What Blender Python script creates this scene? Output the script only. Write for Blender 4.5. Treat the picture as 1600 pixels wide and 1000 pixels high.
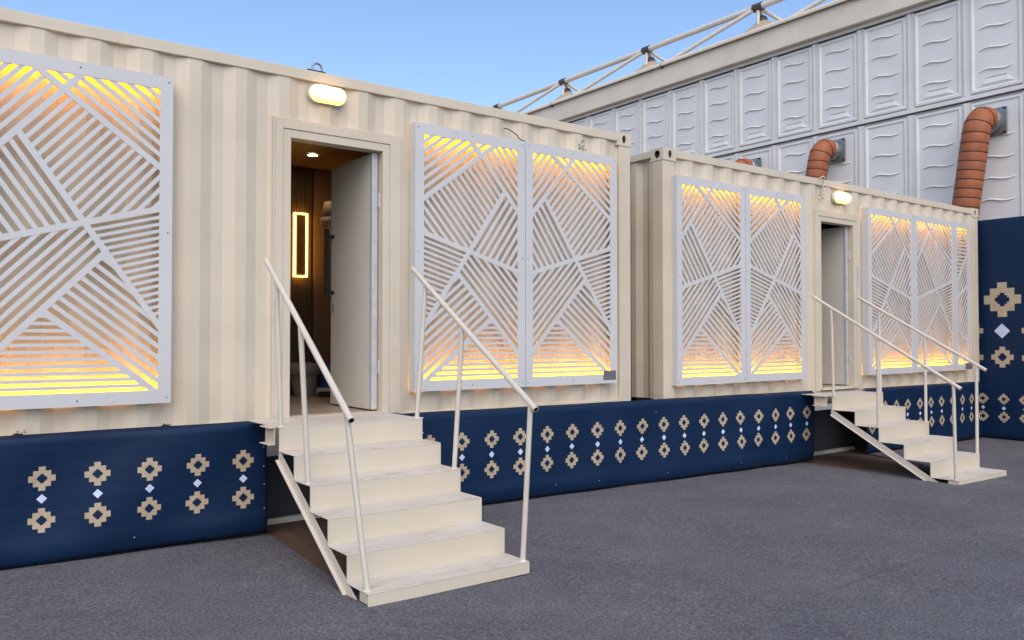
import bpy, bmesh, math, random
from mathutils import Vector, Matrix
random.seed(7)
R = math.radians
PI = math.pi
for o in list(bpy.data.objects):
    bpy.data.objects.remove(o)
scene = bpy.context.scene
COL = scene.collection

# ------------------------------------------------------------------ camera
F_PX = 1290.0
cd = bpy.data.cameras.new('camera')
cd.sensor_width = 36.0
cd.lens = F_PX / 1600 * 36.0
cd.clip_start = 0.05
cd.clip_end = 2000
cam = bpy.data.objects.new('camera', cd)
COL.objects.link(cam)
cam.location = (0, -5.6, 1.25)
PSI = math.atan2(F_PX, 1730.0)
PITCH = math.atan2(27.0, F_PX)
cam.rotation_euler = (PI / 2 + PITCH, 0, -PSI)
scene.camera = cam

# ------------------------------------------------------------------ sky, sun, exposure
SUN_EL, SUN_AZ = R(46), R(210)        # azimuth from +Y towards +X: behind the camera, to its left
w = bpy.data.worlds.new('World')
scene.world = w
w.use_nodes = True
wn = w.node_tree
bg = wn.nodes['Background']
sky = wn.nodes.new('ShaderNodeTexSky')
sky.sky_type = 'NISHITA'
sky.sun_disc = False
sky.sun_elevation = SUN_EL
sky.sun_rotation = SUN_AZ
sky.air_density = 1.0
sky.dust_density = 1.4
sky.ozone_density = 3.4
wn.links.new(sky.outputs[0], bg.inputs[0])
bg.inputs[1].default_value = 0.13
sd = bpy.data.lights.new('sun', 'SUN')
sd.energy = 1.0
sd.angle = R(70)
sd.color = (1.0, 0.84, 0.65)
sun = bpy.data.objects.new('sun', sd)
COL.objects.link(sun)
sdir = Vector((math.sin(SUN_AZ) * math.cos(SUN_EL), math.cos(SUN_AZ) * math.cos(SUN_EL), math.sin(SUN_EL)))
sun.rotation_euler = sdir.to_track_quat('Z', 'Y').to_euler()
sun.location = (-6, -12, 12)
scene.view_settings.view_transform = 'Standard'
scene.view_settings.look = 'None'
scene.view_settings.gamma = 1.0
scene.view_settings.use_curve_mapping = False
scene.view_settings.exposure = 0.84

# ------------------------------------------------------------------ materials
def new_mat(name):
    m = bpy.data.materials.new(name)
    m.use_nodes = True
    nt = m.node_tree
    return m, nt, nt.nodes['Principled BSDF']

def pos_node(nt, scale):
    g = nt.nodes.new('ShaderNodeNewGeometry')
    mp = nt.nodes.new('ShaderNodeMapping')
    mp.inputs['Scale'].default_value = scale
    nt.links.new(g.outputs['Position'], mp.inputs[0])
    return mp

def noise(nt, src, scale, detail=4, rough=0.55):
    n = nt.nodes.new('ShaderNodeTexNoise')
    n.inputs['Scale'].default_value = scale
    n.inputs['Detail'].default_value = detail
    n.inputs['Roughness'].default_value = rough
    nt.links.new(src.outputs[0], n.inputs['Vector'])
    return n

def ramp(nt, src, stops):
    r = nt.nodes.new('ShaderNodeValToRGB')
    while len(r.color_ramp.elements) < len(stops):
        r.color_ramp.elements.new(0.5)
    for e, (p, c) in zip(r.color_ramp.elements, stops):
        e.position = p
        e.color = c if len(c) == 4 else (*c, 1)
    nt.links.new(src, r.inputs[0])
    return r

def mix(nt, fac, a, b):
    m = nt.nodes.new('ShaderNodeMix')
    m.data_type = 'RGBA'
    for sock, v in ((m.inputs[0], fac), (m.inputs[6], a), (m.inputs[7], b)):
        if isinstance(v, bpy.types.NodeSocket):
            nt.links.new(v, sock)
        elif isinstance(v, (tuple, list)):
            sock.default_value = (*v, 1) if len(v) == 3 else v
        else:
            sock.default_value = v
    return m.outputs[2]

def bump(nt, bsdf, h, strength, dist=0.01):
    b = nt.nodes.new('ShaderNodeBump')
    b.inputs['Strength'].default_value = strength
    b.inputs['Distance'].default_value = dist
    nt.links.new(h, b.inputs['Height'])
    nt.links.new(b.outputs[0], bsdf.inputs['Normal'])

def paint(name, col, rough=0.45, dirt=None, dirt_amt=0.35, streak=True, var=0.07, bumpy=0.05, metal=0.0, age=None):
    """worn paint: broad tone variation, faint run streaks, specks of dirt"""
    m, nt, b = new_mat(name)
    p1 = pos_node(nt, (1, 1, 1))
    n1 = noise(nt, p1, 1.7, 5, 0.6)
    lo = tuple(c * (1 - var * 1.6) for c in col)
    hi = tuple(min(1, c * (1 + var)) for c in col)
    base = ramp(nt, n1.outputs[0], [(0.3, lo), (0.7, hi)]).outputs[0]
    if age:
        n5 = noise(nt, pos_node(nt, (3.0, 3.0, 0.5)), 1.0, 5, 0.65)
        f5 = ramp(nt, n5.outputs[0], [(0.45, (0, 0, 0)), (0.72, (0.30,) * 3)]).outputs[0]
        base = mix(nt, f5, base, age)
    if dirt:
        if streak:
            p2 = pos_node(nt, (22, 22, 0.9))
            n2 = noise(nt, p2, 1.0, 4, 0.6)
            f = ramp(nt, n2.outputs[0], [(0.60, (0, 0, 0)), (0.80, (dirt_amt,) * 3)]).outputs[0]
            base = mix(nt, f, base, dirt)
        n3 = noise(nt, pos_node(nt, (1, 1, 1)), 34, 3, 0.7)
        f3 = ramp(nt, n3.outputs[0], [(0.70, (0, 0, 0)), (0.78, (dirt_amt * 1.2,) * 3)]).outputs[0]
        base = mix(nt, f3, base, dirt)
    nt.links.new(base, b.inputs['Base Color'])
    b.inputs['Roughness'].default_value = rough
    b.inputs['Metallic'].default_value = metal
    if bumpy:
        n4 = noise(nt, pos_node(nt, (1, 1, 1)), 9, 3, 0.5)
        bump(nt, b, n4.outputs[0], bumpy, 0.02)
    return m

def plain(name, col, rough=0.5, metal=0.0):
    m, nt, b = new_mat(name)
    n = noise(nt, pos_node(nt, (1, 1, 1)), 12, 4)
    lo = tuple(c * 0.88 for c in col)
    hi = tuple(min(1, c * 1.08) for c in col)
    nt.links.new(ramp(nt, n.outputs[0], [(0.3, lo), (0.7, hi)]).outputs[0], b.inputs['Base Color'])
    b.inputs['Roughness'].default_value = rough
    b.inputs['Metallic'].default_value = metal
    return m

def glow(name, col, strength):
    m, nt, b = new_mat(name)
    b.inputs['Base Color'].default_value = (0.8, 0.75, 0.65, 1)
    b.inputs['Emission Color'].default_value = (*col, 1)
    b.inputs['Emission Strength'].default_value = strength
    b.inputs['Roughness'].default_value = 0.4
    return m

M = {}
M['cream'] = paint('cream_container_paint', (0.63, 0.545, 0.42), 0.5, (0.34, 0.25, 0.15), 0.24, var=0.06, age=(0.60, 0.47, 0.31))
M['stair'] = paint('cream_stair_paint', (0.62, 0.545, 0.425), 0.42, (0.42, 0.27, 0.14), 0.14, streak=False, var=0.04, bumpy=0.03)
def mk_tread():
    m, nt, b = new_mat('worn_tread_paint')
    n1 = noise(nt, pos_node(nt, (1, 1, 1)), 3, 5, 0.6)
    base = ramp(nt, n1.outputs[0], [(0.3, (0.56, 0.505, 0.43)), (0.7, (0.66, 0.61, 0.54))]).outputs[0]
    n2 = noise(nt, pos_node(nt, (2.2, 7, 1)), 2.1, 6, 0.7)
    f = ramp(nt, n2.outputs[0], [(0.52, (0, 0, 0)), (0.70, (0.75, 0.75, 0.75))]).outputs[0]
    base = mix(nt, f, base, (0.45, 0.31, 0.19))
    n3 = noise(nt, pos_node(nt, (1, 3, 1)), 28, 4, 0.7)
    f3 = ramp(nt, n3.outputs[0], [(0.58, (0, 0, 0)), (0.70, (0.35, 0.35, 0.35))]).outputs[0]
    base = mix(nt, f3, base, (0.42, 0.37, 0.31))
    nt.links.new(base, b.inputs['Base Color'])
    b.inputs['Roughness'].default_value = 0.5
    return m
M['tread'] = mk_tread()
M['rail'] = paint('cream_rail_paint', (0.62, 0.56, 0.47), 0.35, (0.40, 0.30, 0.20), 0.16, streak=False, var=0.04, bumpy=0.02)
M['white'] = paint('white_panel_coat', (0.585, 0.575, 0.565), 0.5, (0.40, 0.41, 0.43), 0.10, var=0.03, bumpy=0.0)
M['hallwhite'] = paint('hall_cladding_white', (0.735, 0.715, 0.685), 0.45, (0.45, 0.44, 0.43), 0.15, var=0.04, bumpy=0.0)
M['hallframe'] = paint('hall_frame_offwhite', (0.66, 0.64, 0.60), 0.5, (0.35, 0.33, 0.30), 0.2, var=0.05, bumpy=0.0)
M['fascia'] = paint('hall_fascia_cream', (0.74, 0.655, 0.525), 0.55, (0.36, 0.30, 0.22), 0.22, var=0.05, bumpy=0.04)
M['membrane'] = plain('roof_membrane_beige', (0.46, 0.36, 0.25), 0.7)
M['truss'] = plain('truss_painted_steel', (0.72, 0.66, 0.58), 0.4)
M['node'] = plain('node_dark_steel', (0.10, 0.09, 0.08), 0.5, 0.4)
M['groove'] = plain('panel_emboss_edge', (0.55, 0.55, 0.55), 0.5)
M['dark'] = plain('dark_void', (0.012, 0.012, 0.013), 0.9)
M['black'] = plain('black_metal', (0.007, 0.007, 0.008), 0.85)
M['steel'] = plain('grey_steel', (0.28, 0.28, 0.29), 0.35, 0.6)
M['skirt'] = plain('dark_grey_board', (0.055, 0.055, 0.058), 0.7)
M['tan'] = plain('printed_tan', (0.47, 0.37, 0.255), 0.6)
M['lilac'] = plain('printed_pale_lilac', (0.60, 0.64, 0.82), 0.6)
M['doorleaf'] = paint('door_leaf_paint', (0.72, 0.66, 0.57), 0.45, (0.40, 0.37, 0.32), 0.12, var=0.04, bumpy=0.0)
M['dooredge'] = plain('door_edge_aluminium', (0.50, 0.51, 0.52), 0.4, 0.1)
M['led'] = glow('led_strip_amber', (1.0, 0.38, 0.008), 25)
M['led_low'] = glow('led_strip_amber_low', (1.0, 0.40, 0.005), 46)
M['bulk'] = glow('bulkhead_diffuser_warm', (1.0, 0.68, 0.27), 17.0)
M['bulkrim'] = glow('bulkhead_rim_warm', (1.0, 0.50, 0.07), 2.4)
M['wallled'] = glow('wall_lamp_tube', (1.0, 0.48, 0.07), 7)
M['spot'] = glow('downlight_lens', (1.0, 0.62, 0.30), 70)
M['flute'] = plain('dark_fluted_board', (0.10, 0.066, 0.042), 0.45)
M['inwall'] = plain('interior_wall_brown', (0.20, 0.135, 0.08), 0.5)
M['shade'] = plain('lamp_shade_fabric', (0.60, 0.53, 0.44), 0.8)
M['pot'] = plain('grey_plastic_pot', (0.22, 0.19, 0.165), 0.5)
M['binblue'] = plain('blue_plastic', (0.03, 0.07, 0.20), 0.4)
M['binred'] = plain('red_plastic', (0.35, 0.03, 0.03), 0.4)
M['plate'] = plain('grey_tape', (0.14, 0.14, 0.15), 0.45)
M['rust'] = plain('scorched_rust', (0.035, 0.022, 0.014), 0.9)
M['bluebag'] = plain('blue_plastic_bag', (0.02, 0.07, 0.30), 0.3)

def mk_carpet():
    m, nt, b = new_mat('grey_carpet')
    a = noise(nt, pos_node(nt, (1, 1, 1)), 64, 5, 0.76)
    d = noise(nt, pos_node(nt, (1, 1, 1)), 1.3, 5, 0.6)
    d2 = noise(nt, pos_node(nt, (1, 1, 1)), 7, 4, 0.6)
    wv = noise(nt, pos_node(nt, (1, 1, 1)), 95, 2, 0.5)
    wv.inputs['Distortion'].default_value = 2.5
    fine = ramp(nt, a.outputs[0], [(0.33, (0.044, 0.044, 0.049)), (0.5, (0.113, 0.112, 0.123)), (0.67, (0.24, 0.236, 0.252))]).outputs[0]
    fib = ramp(nt, wv.outputs[0], [(0.48, (0, 0, 0)), (0.60, (0.5, 0.5, 0.5))]).outputs[0]
    c1 = mix(nt, fib, fine, (0.20, 0.20, 0.222))
    tone = ramp(nt, d.outputs[0], [(0.3, (0.80, 0.80, 0.82)), (0.7, (1.06, 1.05, 1.04))]).outputs[0]
    tone2 = ramp(nt, d2.outputs[0], [(0.3, (0.90, 0.90, 0.90)), (0.7, (1.05, 1.05, 1.05))]).outputs[0]
    mu = nt.nodes.new('ShaderNodeMix'); mu.data_type = 'RGBA'; mu.blend_type = 'MULTIPLY'; mu.inputs[0].default_value = 1
    nt.links.new(c1, mu.inputs[6]); nt.links.new(tone, mu.inputs[7])
    mu2 = nt.nodes.new('ShaderNodeMix'); mu2.data_type = 'RGBA'; mu2.blend_type = 'MULTIPLY'; mu2.inputs[0].default_value = 1
    nt.links.new(mu.outputs[2], mu2.inputs[6]); nt.links.new(tone2, mu2.inputs[7])
    nt.links.new(mu2.outputs[2], b.inputs['Base Color'])
    b.inputs['Roughness'].default_value = 0.95
    b.inputs['Specular IOR Level'].default_value = 0.15
    bump(nt, b, a.outputs[0], 0.55, 0.006)
    return m
M['carpet'] = mk_carpet()

def mk_banner():
    m, nt, b = new_mat('navy_vinyl')
    n = noise(nt, pos_node(nt, (1, 1, 1)), 2.2, 5, 0.6)
    base = ramp(nt, n.outputs[0], [(0.3, (0.0032, 0.0165, 0.050)), (0.7, (0.0042, 0.0205, 0.061))]).outputs[0]
    n2 = noise(nt, pos_node(nt, (1, 1, 1)), 60, 3, 0.7)
    f = ramp(nt, n2.outputs[0], [(0.72, (0, 0, 0)), (0.8, (0.25, 0.25, 0.25))]).outputs[0]
    base = mix(nt, f, base, (0.05, 0.08, 0.14))
    nt.links.new(base, b.inputs['Base Color'])
    b.inputs['Roughness'].default_value = 0.48
    b.inputs['Specular IOR Level'].default_value = 0.22
    n3 = noise(nt, pos_node(nt, (2, 2, 5)), 2.5, 4, 0.55)
    bump(nt, b, n3.outputs[0], 0.14, 0.03)
    return m
M['navy'] = mk_banner()

def mk_wood(name, c0, c1, stretch, rough=0.5):
    m, nt, b = new_mat(name)
    n = noise(nt, pos_node(nt, stretch), 3.0, 6, 0.65)
    nt.links.new(ramp(nt, n.outputs[0], [(0.3, c0), (0.7, c1)]).outputs[0], b.inputs['Base Color'])
    b.inputs['Roughness'].default_value = rough
    return m
M['ceil'] = mk_wood('ceiling_oak', (0.20, 0.115, 0.055), (0.30, 0.185, 0.095), (1.2, 16, 8))
M['ply'] = mk_wood('brown_plywood', (0.10, 0.058, 0.034), (0.17, 0.10, 0.06), (8, 1.2, 1), 0.8)
M['infloor'] = mk_wood('beige_vinyl_floor', (0.30, 0.24, 0.18), (0.38, 0.31, 0.24), (3, 8, 1), 0.4)

def mk_duct():
    m, nt, b = new_mat('orange_duct_fabric')
    n = noise(nt, pos_node(nt, (1, 1, 1)), 6, 5, 0.65)
    nt.links.new(ramp(nt, n.outputs[0], [(0.25, (0.27, 0.078, 0.028)), (0.75, (0.42, 0.128, 0.046))]).outputs[0], b.inputs['Base Color'])
    b.inputs['Roughness'].default_value = 0.6
    bump(nt, b, n.outputs[0], 0.3, 0.02)
    return m
M['duct'] = mk_duct()
M['ductrib'] = plain('duct_wire_rib', (0.09, 0.045, 0.03), 0.6)

# ------------------------------------------------------------------ mesh builder
class MB:
    def __init__(s):
        s.v = []; s.f = []; s.smooth = []
    def add(s, verts, faces, smooth=False):
        n = len(s.v)
        s.v += [Vector(p) for p in verts]
        s.f += [tuple(i + n for i in f) for f in faces]
        s.smooth += [smooth] * len(faces)
        return s
    def box(s, x0, x1, y0, y1, z0, z1):
        v = [(x0, y0, z0), (x1, y0, z0), (x1, y1, z0), (x0, y1, z0), (x0, y0, z1), (x1, y0, z1), (x1, y1, z1), (x0, y1, z1)]
        return s.add(v, [(0, 3, 2, 1), (4, 5, 6, 7), (0, 1, 5, 4), (1, 2, 6, 5), (2, 3, 7, 6), (3, 0, 4, 7)])
    def prism_xz(s, poly, y0, y1):
        """polygon in (x,z), counter-clockwise seen from -y; extruded y0 (front) .. y1 (back)"""
        n = len(poly)
        v = [(p[0], y0, p[1]) for p in poly] + [(p[0], y1, p[1]) for p in poly]
        f = [tuple(range(n)), tuple(range(2 * n - 1, n - 1, -1))]
        for i in range(n):
            j = (i + 1) % n
            f.append((i, i + n, j + n, j))
        return s.add(v, f)
    def prism_yz(s, poly, x0, x1):
        n = len(poly)
        v = [(x0, p[0], p[1]) for p in poly] + [(x1, p[0], p[1]) for p in poly]
        f = [tuple(range(n - 1, -1, -1)), tuple(range(n, 2 * n))]
        for i in range(n):
            j = (i + 1) % n
            f.append((i, j, j + n, i + n))
        return s.add(v, f)
    def tube(s, pts, r, n=12, cap=True, hollow=0.0):
        pts = [Vector(p) for p in pts]
        rr = r if isinstance(r, (list, tuple)) else [r] * len(pts)
        t0 = (pts[1] - pts[0]).normalized()
        ref = Vector((0, 0, 1)) if abs(t0.z) < 0.9 else Vector((1, 0, 0))
        nrm = t0.cross(ref).normalized()
        v = []
        for i, p in enumerate(pts):
            a = pts[max(i - 1, 0)]; b = pts[min(i + 1, len(pts) - 1)]
            t = (b - a).normalized()
            nrm = (nrm - t * nrm.dot(t)).normalized()
            bn = t.cross(nrm)
            for k in range(n):
                an = 2 * PI * k / n
                v.append(p + (nrm * math.cos(an) + bn * math.sin(an)) * rr[i])
        f = []
        for i in range(len(pts) - 1):
            for k in range(n):
                k2 = (k + 1) % n
                f.append((i * n + k, i * n + k2, (i + 1) * n + k2, (i + 1) * n + k))
        s.add(v, f, True)
        if cap:
            e = len(pts) - 1
            s.add(v[:n], [tuple(range(n - 1, -1, -1))])
            s.add(v[e * n:], [tuple(range(n))])
        return s
    def lathe(s, prof, c, axis='z', n=24, sx=1.0, sy=1.0, smooth=True):
        """prof: (radius, height)"""
        c = Vector(c); v = []
        for r, h in prof:
            for k in range(n):
                a = 2 * PI * k / n
                if axis == 'z':
                    q = Vector((r * sx * math.cos(a), r * sy * math.sin(a), h))
                elif axis == 'y':   # height runs towards -y
                    q = Vector((r * sx * math.cos(a), -h, r * sy * math.sin(a)))
                else:               # height runs towards -x
                    q = Vector((-h, -r * sx * math.cos(a), r * sy * math.sin(a)))
                v.append(c + q)
        f = []
        for i in range(len(prof) - 1):
            for k in range(n):
                k2 = (k + 1) % n
                f.append((i * n + k, i * n + k2, (i + 1) * n + k2, (i + 1) * n + k))
        s.add(v, f, smooth)
        return s
    def mesh(s, name, mat, org=Vector((0, 0, 0)), fix=True):
        me = bpy.data.meshes.new(name)
        me.from_pydata([tuple(p - org) for p in s.v], [], s.f)
        me.polygons.foreach_set('use_smooth', s.smooth)
        me.materials.append(mat)
        if fix:
            bm = bmesh.new(); bm.from_mesh(me)
            bmesh.ops.recalc_face_normals(bm, faces=bm.faces)
            bm.to_mesh(me); bm.free()
        me.update()
        return me

ORG = {}
def link(o, parent=None):
    COL.objects.link(o)
    if parent is not None:
        o.parent = parent
    return o

def root(name, loc, label, cat, group=None):
    o = bpy.data.objects.new(name, None)
    o.empty_display_size = 0.1
    link(o); o.location = loc
    o['label'] = label; o['category'] = cat
    if group: o['group'] = group
    ORG[o.name] = Vector(loc)
    return o

def part(name, mb, mat, parent, bevel=0.0, label=None, fix=True):
    org = ORG[parent.name]
    me = mb.mesh(name, mat if not isinstance(mat, str) else M[mat], org, fix)
    o = bpy.data.objects.new(name, me)
    link(o, parent)
    ORG[o.name] = org
    if label: o['label'] = label
    if bevel: add_bevel(o, bevel)
    return o

def add_bevel(o, wd, seg=2):
    b = o.modifiers.new('bevel', 'BEVEL')
    b.width = wd; b.segments = seg; b.limit_method = 'ANGLE'; b.angle_limit = R(40)
    b.harden_normals = False

def single(name, mb, mat, loc, label, cat, group=None, bevel=0.0):
    loc = Vector(loc)
    o = bpy.data.objects.new(name, mb.mesh(name, M[mat], loc))
    link(o); o.location = loc
    o['label'] = label; o['category'] = cat
    if group: o['group'] = group
    ORG[o.name] = loc
    if bevel: add_bevel(o, bevel)
    return o

def inst(name, me, loc, parent, rot=None):
    """a piece that shares its mesh; loc in world"""
    o = bpy.data.objects.new(name, me)
    link(o, parent)
    o.location = Vector(loc) - ORG[parent.name]
    if rot is not None: o.rotation_euler = rot
    ORG[o.name] = Vector(loc)
    return o

def structure(name, mb, mat, smooth=False):
    o = bpy.data.objects.new(name, mb.mesh(name, M[mat]))
    link(o); o['kind'] = 'structure'
    ORG[o.name] = Vector((0, 0, 0))
    return o

# ------------------------------------------------------------------ ground
GS = 0.0112
def gz(x, y=0): return -0.080 - GS * max(-30, min(60, x))

def flat_poly(pts, dz=0.0):
    mb = MB()
    mb.add([(x, y, gz(x, y) + dz) for x, y in pts], [tuple(range(len(pts)))])
    return mb
mb = MB()
xs = [-600, -30, 60, 600]
vv = [(x, y, gz(x) - 0.012) for y in (-600, 600) for x in xs]
mb.add(vv, [(0, 1, 5, 4), (1, 2, 6, 5), (2, 3, 7, 6)])
structure('ground', mb, 'ply')
# carpet: one sheet in front of the containers, cut away under each stair
cp = [(-29, -40), (59, -40), (59, 0.02), (9.66, 0.02), (9.30, -0.9), (8.35, -0.95), (8.28, -0.02), (3.2, 0.02), (2.90, -0.4), (2.72, -1.60), (1.97, -1.50), (2.075, 0.02), (-29, 0.02)]
carp = structure('carpet', flat_poly(cp, 0.0), 'carpet')
# two long strips of the same carpet laid edge to edge: the joint is a narrow recess
mb = MB()
mb.add([(3.9, -3.030, gz(3.9) + .0035), (6.1, -2.915, gz(6.1) + .0035), (6.1, -2.912, gz(6.1) + .0035), (3.9, -3.027, gz(3.9) + .0035)], [(0, 1, 2, 3)])
seam = part('seam', mb, plain('carpet_joint', (0.075, 0.074, 0.080), 0.95), carp)

# ------------------------------------------------------------------ containers
def corrugation(x0, x1, y, depth, pitch, phase):
    """profile points (x, y) of a trapezoid sheet between x0 and x1; crest flat on y, trough on y+depth"""
    q = pitch / 4
    pts = []
    k = math.floor((x0 - phase) / pitch) - 1
    while True:
        b = phase + k * pitch
        if b > x1 + pitch: break
        pts += [(b - q, y), (b, y), (b + q, y + depth), (b + 2 * q, y + depth)]
        k += 1
    out = []
    def at(x):
        for (xa, ya), (xb, yb) in zip(pts, pts[1:]):
            if xa <= x <= xb:
                return ya + (yb - ya) * (x - xa) / max(xb - xa, 1e-9)
        return y
    out.append((x0, at(x0)))
    out += [p for p in pts if x0 < p[0] < x1]
    out.append((x1, at(x1)))
    return out

def sheet(mb, prof, z0, z1, swap=None):
    n = len(prof)
    v = [(x, y, z0) for x, y in prof] + [(x, y, z1) for x, y in prof]
    if swap is not None:
        v = [(swap + b, a, z) for a, b, z in v]
    mb.add(v, [(i, i + 1, i + 1 + n, i + n) for i in range(n - 1)])
    return mb

def casting(x0, x1, y0, y1, z0, z1, parent, holes):
    """corner casting with its oval lifting holes; holes: list of faces 'front','left' with (cx, cz, rx, rz)"""
    mb = MB(); dk = MB()
    def face(plane, a0, a1, cx, cz, rx, rz, N=28):
        P = lambda a, z, d: (a, y0 + d, z) if plane == 'front' else (x0 + d, a, z)
        ell = [(cx + rx * math.cos(2 * PI * k / N), cz + rz * math.sin(2 * PI * k / N)) for k in range(N)]
        rect = []
        for k in range(N):
            dx, dz = math.cos(2 * PI * k / N), math.sin(2 * PI * k / N)
            ts = []
            if dx > 1e-6: ts.append((a1 - cx) / dx)
            if dx < -1e-6: ts.append((a0 - cx) / dx)
            if dz > 1e-6: ts.append((z1 - cz) / dz)
            if dz < -1e-6: ts.append((z0 - cz) / dz)
            t = min(ts); rect.append((cx + dx * t, cz + dz * t))
        # snap nearest perimeter samples to the corners
        for cr in ((a0, z0), (a1, z0), (a0, z1), (a1, z1)):
            i = min(range(N), key=lambda k: (rect[k][0] - cr[0]) ** 2 + (rect[k][1] - cr[1]) ** 2)
            rect[i] = cr
        v = [P(a, z, 0) for a, z in rect] + [P(a, z, 0) for a, z in ell] + [P(a, z, 0.014) for a, z in ell]
        f = []
        for k in range(N):
            j = (k + 1) % N
            f += [(k, j, N + j, N + k), (N + k, N + j, 2 * N + j, 2 * N + k)]
        mb.add(v, f)
        dk.add([P(a, z, 0.014) for a, z in ell], [tuple(range(N))])
    xa, ya = x0, y0
    if 'front' in holes: face('front', x0, x1, *holes['front'])
    if 'left' in holes: face('left', y0, y1, *holes['left'])
    # remaining faces
    v = [(x0, y0, z0), (x1, y0, z0), (x1, y1, z0), (x0, y1, z0), (x0, y0, z1), (x1, y0, z1), (x1, y1, z1), (x0, y1, z1)]
    fs = [(0, 3, 2, 1), (4, 5, 6, 7), (1, 2, 6, 5), (2, 3, 7, 6)]
    if 'front' not in holes: fs.append((0, 1, 5, 4))
    if 'left' not in holes: fs.append((3, 0, 4, 7))
    mb.add(v, fs)
    c = part('corner_casting', mb, 'cream', parent, fix=False)
    part('casting_recess', dk, 'dark', c, fix=False)
    return c

def container(x0, x1, zt, door, phase, label, pitch=0.305, left_end=False):
    dz = zt - 3.175
    zb = 0.52 + dz
    rt = root('shipping_container', (x0, 0, zb), label, 'container', 'cream shipping containers')
    d0, d1, dtop, dbot = door
    # corrugated front wall around the door opening
    z0, z1 = zb + 0.15, zt - 0.075
    yw, dep = 0.006, 0.025
    mb = MB()
    px0, px1 = x0 + 0.12, x1 - 0.145
    sheet(mb, corrugation(px0, d0 - 0.10, yw, dep, pitch, phase), z0, z1)
    sheet(mb, corrugation(d1 + 0.10, px1, yw, dep, pitch, phase), z0, z1)
    sheet(mb, corrugation(d0 - 0.10, d1 + 0.10, yw, dep, pitch, phase), dtop + 0.10, z1)
    part('front_wall', mb, 'cream', rt)
    # rails
    part('top_rail', MB().box(x0 + 0.15, x1 - 0.17, -0.004, 0.06, zt - 0.080, zt - 0.004), 'cream', rt, 0.004)
    part('bottom_rail', MB().box(x0 + 0.15, x1 - 0.14, -0.004, 0.06, zb, zb + 0.152), 'cream', rt, 0.004)
    # posts
    part('corner_post', MB().box(x1 - 0.15, x1, 0.0, 0.15, zb, zt - 0.118), 'cream', rt, 0.008)
    part('corner_post', MB().box(x0, x0 + 0.165, 0.0, 0.15, zb, zt - 0.118), 'cream', rt, 0.008)
    cx = x1 - 0.075
    casting(x1 - 0.178, x1 + 0.004, -0.006, 0.158, zt - 0.118, zt + 0.008, rt, {'front': (x1 - 0.088, zt - 0.055, 0.026, 0.040)})
    casting(x0 - 0.004, x0 + 0.186, -0.006, 0.158, zt - 0.118, zt + 0.008, rt,
            {'front': (x0 + 0.098, zt - 0.055, 0.026, 0.040), 'left': (0.078, zt - 0.055, 0.040, 0.040)})
    # roof, ends, back
    part('roof', MB().box(x0 + 0.01, x1 - 0.01, 0.062, 2.42, zt - 0.05, zt - 0.02), 'cream', rt)
    e = MB()
    sheet(e, corrugation(0.15, 2.3, 0.02, 0.036, 0.26, 0.20), zb - 0.25, zt - 0.06, swap=x0)
    part('end_wall', e, 'cream', rt)
    part('end_rail', MB().box(x0 - 0.002, x0 + 0.07, 0.16, 2.28, zt - 0.075, zt - 0.004), 'cream', rt, 0.004)
    e = MB(); sheet(e, corrugation(0.15, 2.3, -0.02, -0.036, 0.26, 0.20), zb, zt - 0.05, swap=x1)
    part('end_wall', e, 'cream', rt)
    part('end_rail', MB().box(x1 - 0.07, x1 + 0.002, 0.16, 2.28, zt - 0.075, zt - 0.004), 'cream', rt, 0.004)
    for xx in (x0, x1 - 0.15):
        part('corner_post', MB().box(xx, xx + 0.15, 2.28, 2.43, zb, zt - 0.005), 'cream', rt, 0.006)
    part('back_wall', MB().box(x0 + 0.15, x1 - 0.15, 2.38, 2.41, zb, zt - 0.05), 'cream', rt)
    part('floor_frame', MB().box(x0 + 0.02, x1 - 0.02, 0.08, 2.36, zb + 0.02, dbot - 0.012), 'dark', rt)
    # door frame: nested profiles
    fr = MB()
    y0 = -0.016
    fr.box(d0 - 0.115, d0 - 0.060, y0, 0.10, zb + 0.153, dtop + 0.115)
    fr.box(d1 + 0.060, d1 + 0.150, y0, 0.10, zb + 0.153, dtop + 0.115)
    fr.box(d0 - 0.060, d1 + 0.060, y0, 0.10, dtop + 0.060, dtop + 0.115)
    df = part('door_frame', fr, 'cream', rt, 0.003)
    fr = MB()
    y0 = -0.009
    fr.box(d0 - 0.059, d0, y0, 0.10, zb + 0.153, dtop + 0.059)
    fr.box(d1, d1 + 0.059, y0, 0.10, zb + 0.153, dtop + 0.059)
    fr.box(d0, d1, y0, 0.10, dtop, dtop + 0.059)
    part('inner_frame', fr, 'cream', df, 0.003)
    fr = MB(); y0 = -0.036
    fr.box(d0 - 0.130, d0 - 0.1155, -0.012, 0.04, zb + 0.153, dtop + 0.135)
    fr.box(d0 - 0.115, d1 + 0.150, -0.012, 0.04, dtop + 0.1155, dtop + 0.135)
    part('drip_trim', fr, 'cream', df, 0.002)
    part('threshold', MB().box(d0 - 0.04, d1 + 0.04, -0.045, 0.09, dbot - 0.022, dbot + 0.006), 'cream', df, 0.003)
    return rt

C1 = container(-6.4, 5.583, 3.175, (2.222, 2.948, 2.662, 0.684), 0.69, 'long cream shipping container nearest the camera, with arched lifting hook on its roof edge')
C2 = container(6.03, 12.70, 3.120, (8.705, 9.385, 2.617, 0.652), 6.47, 'shorter cream shipping container further along, beside the tall navy screen')

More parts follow.
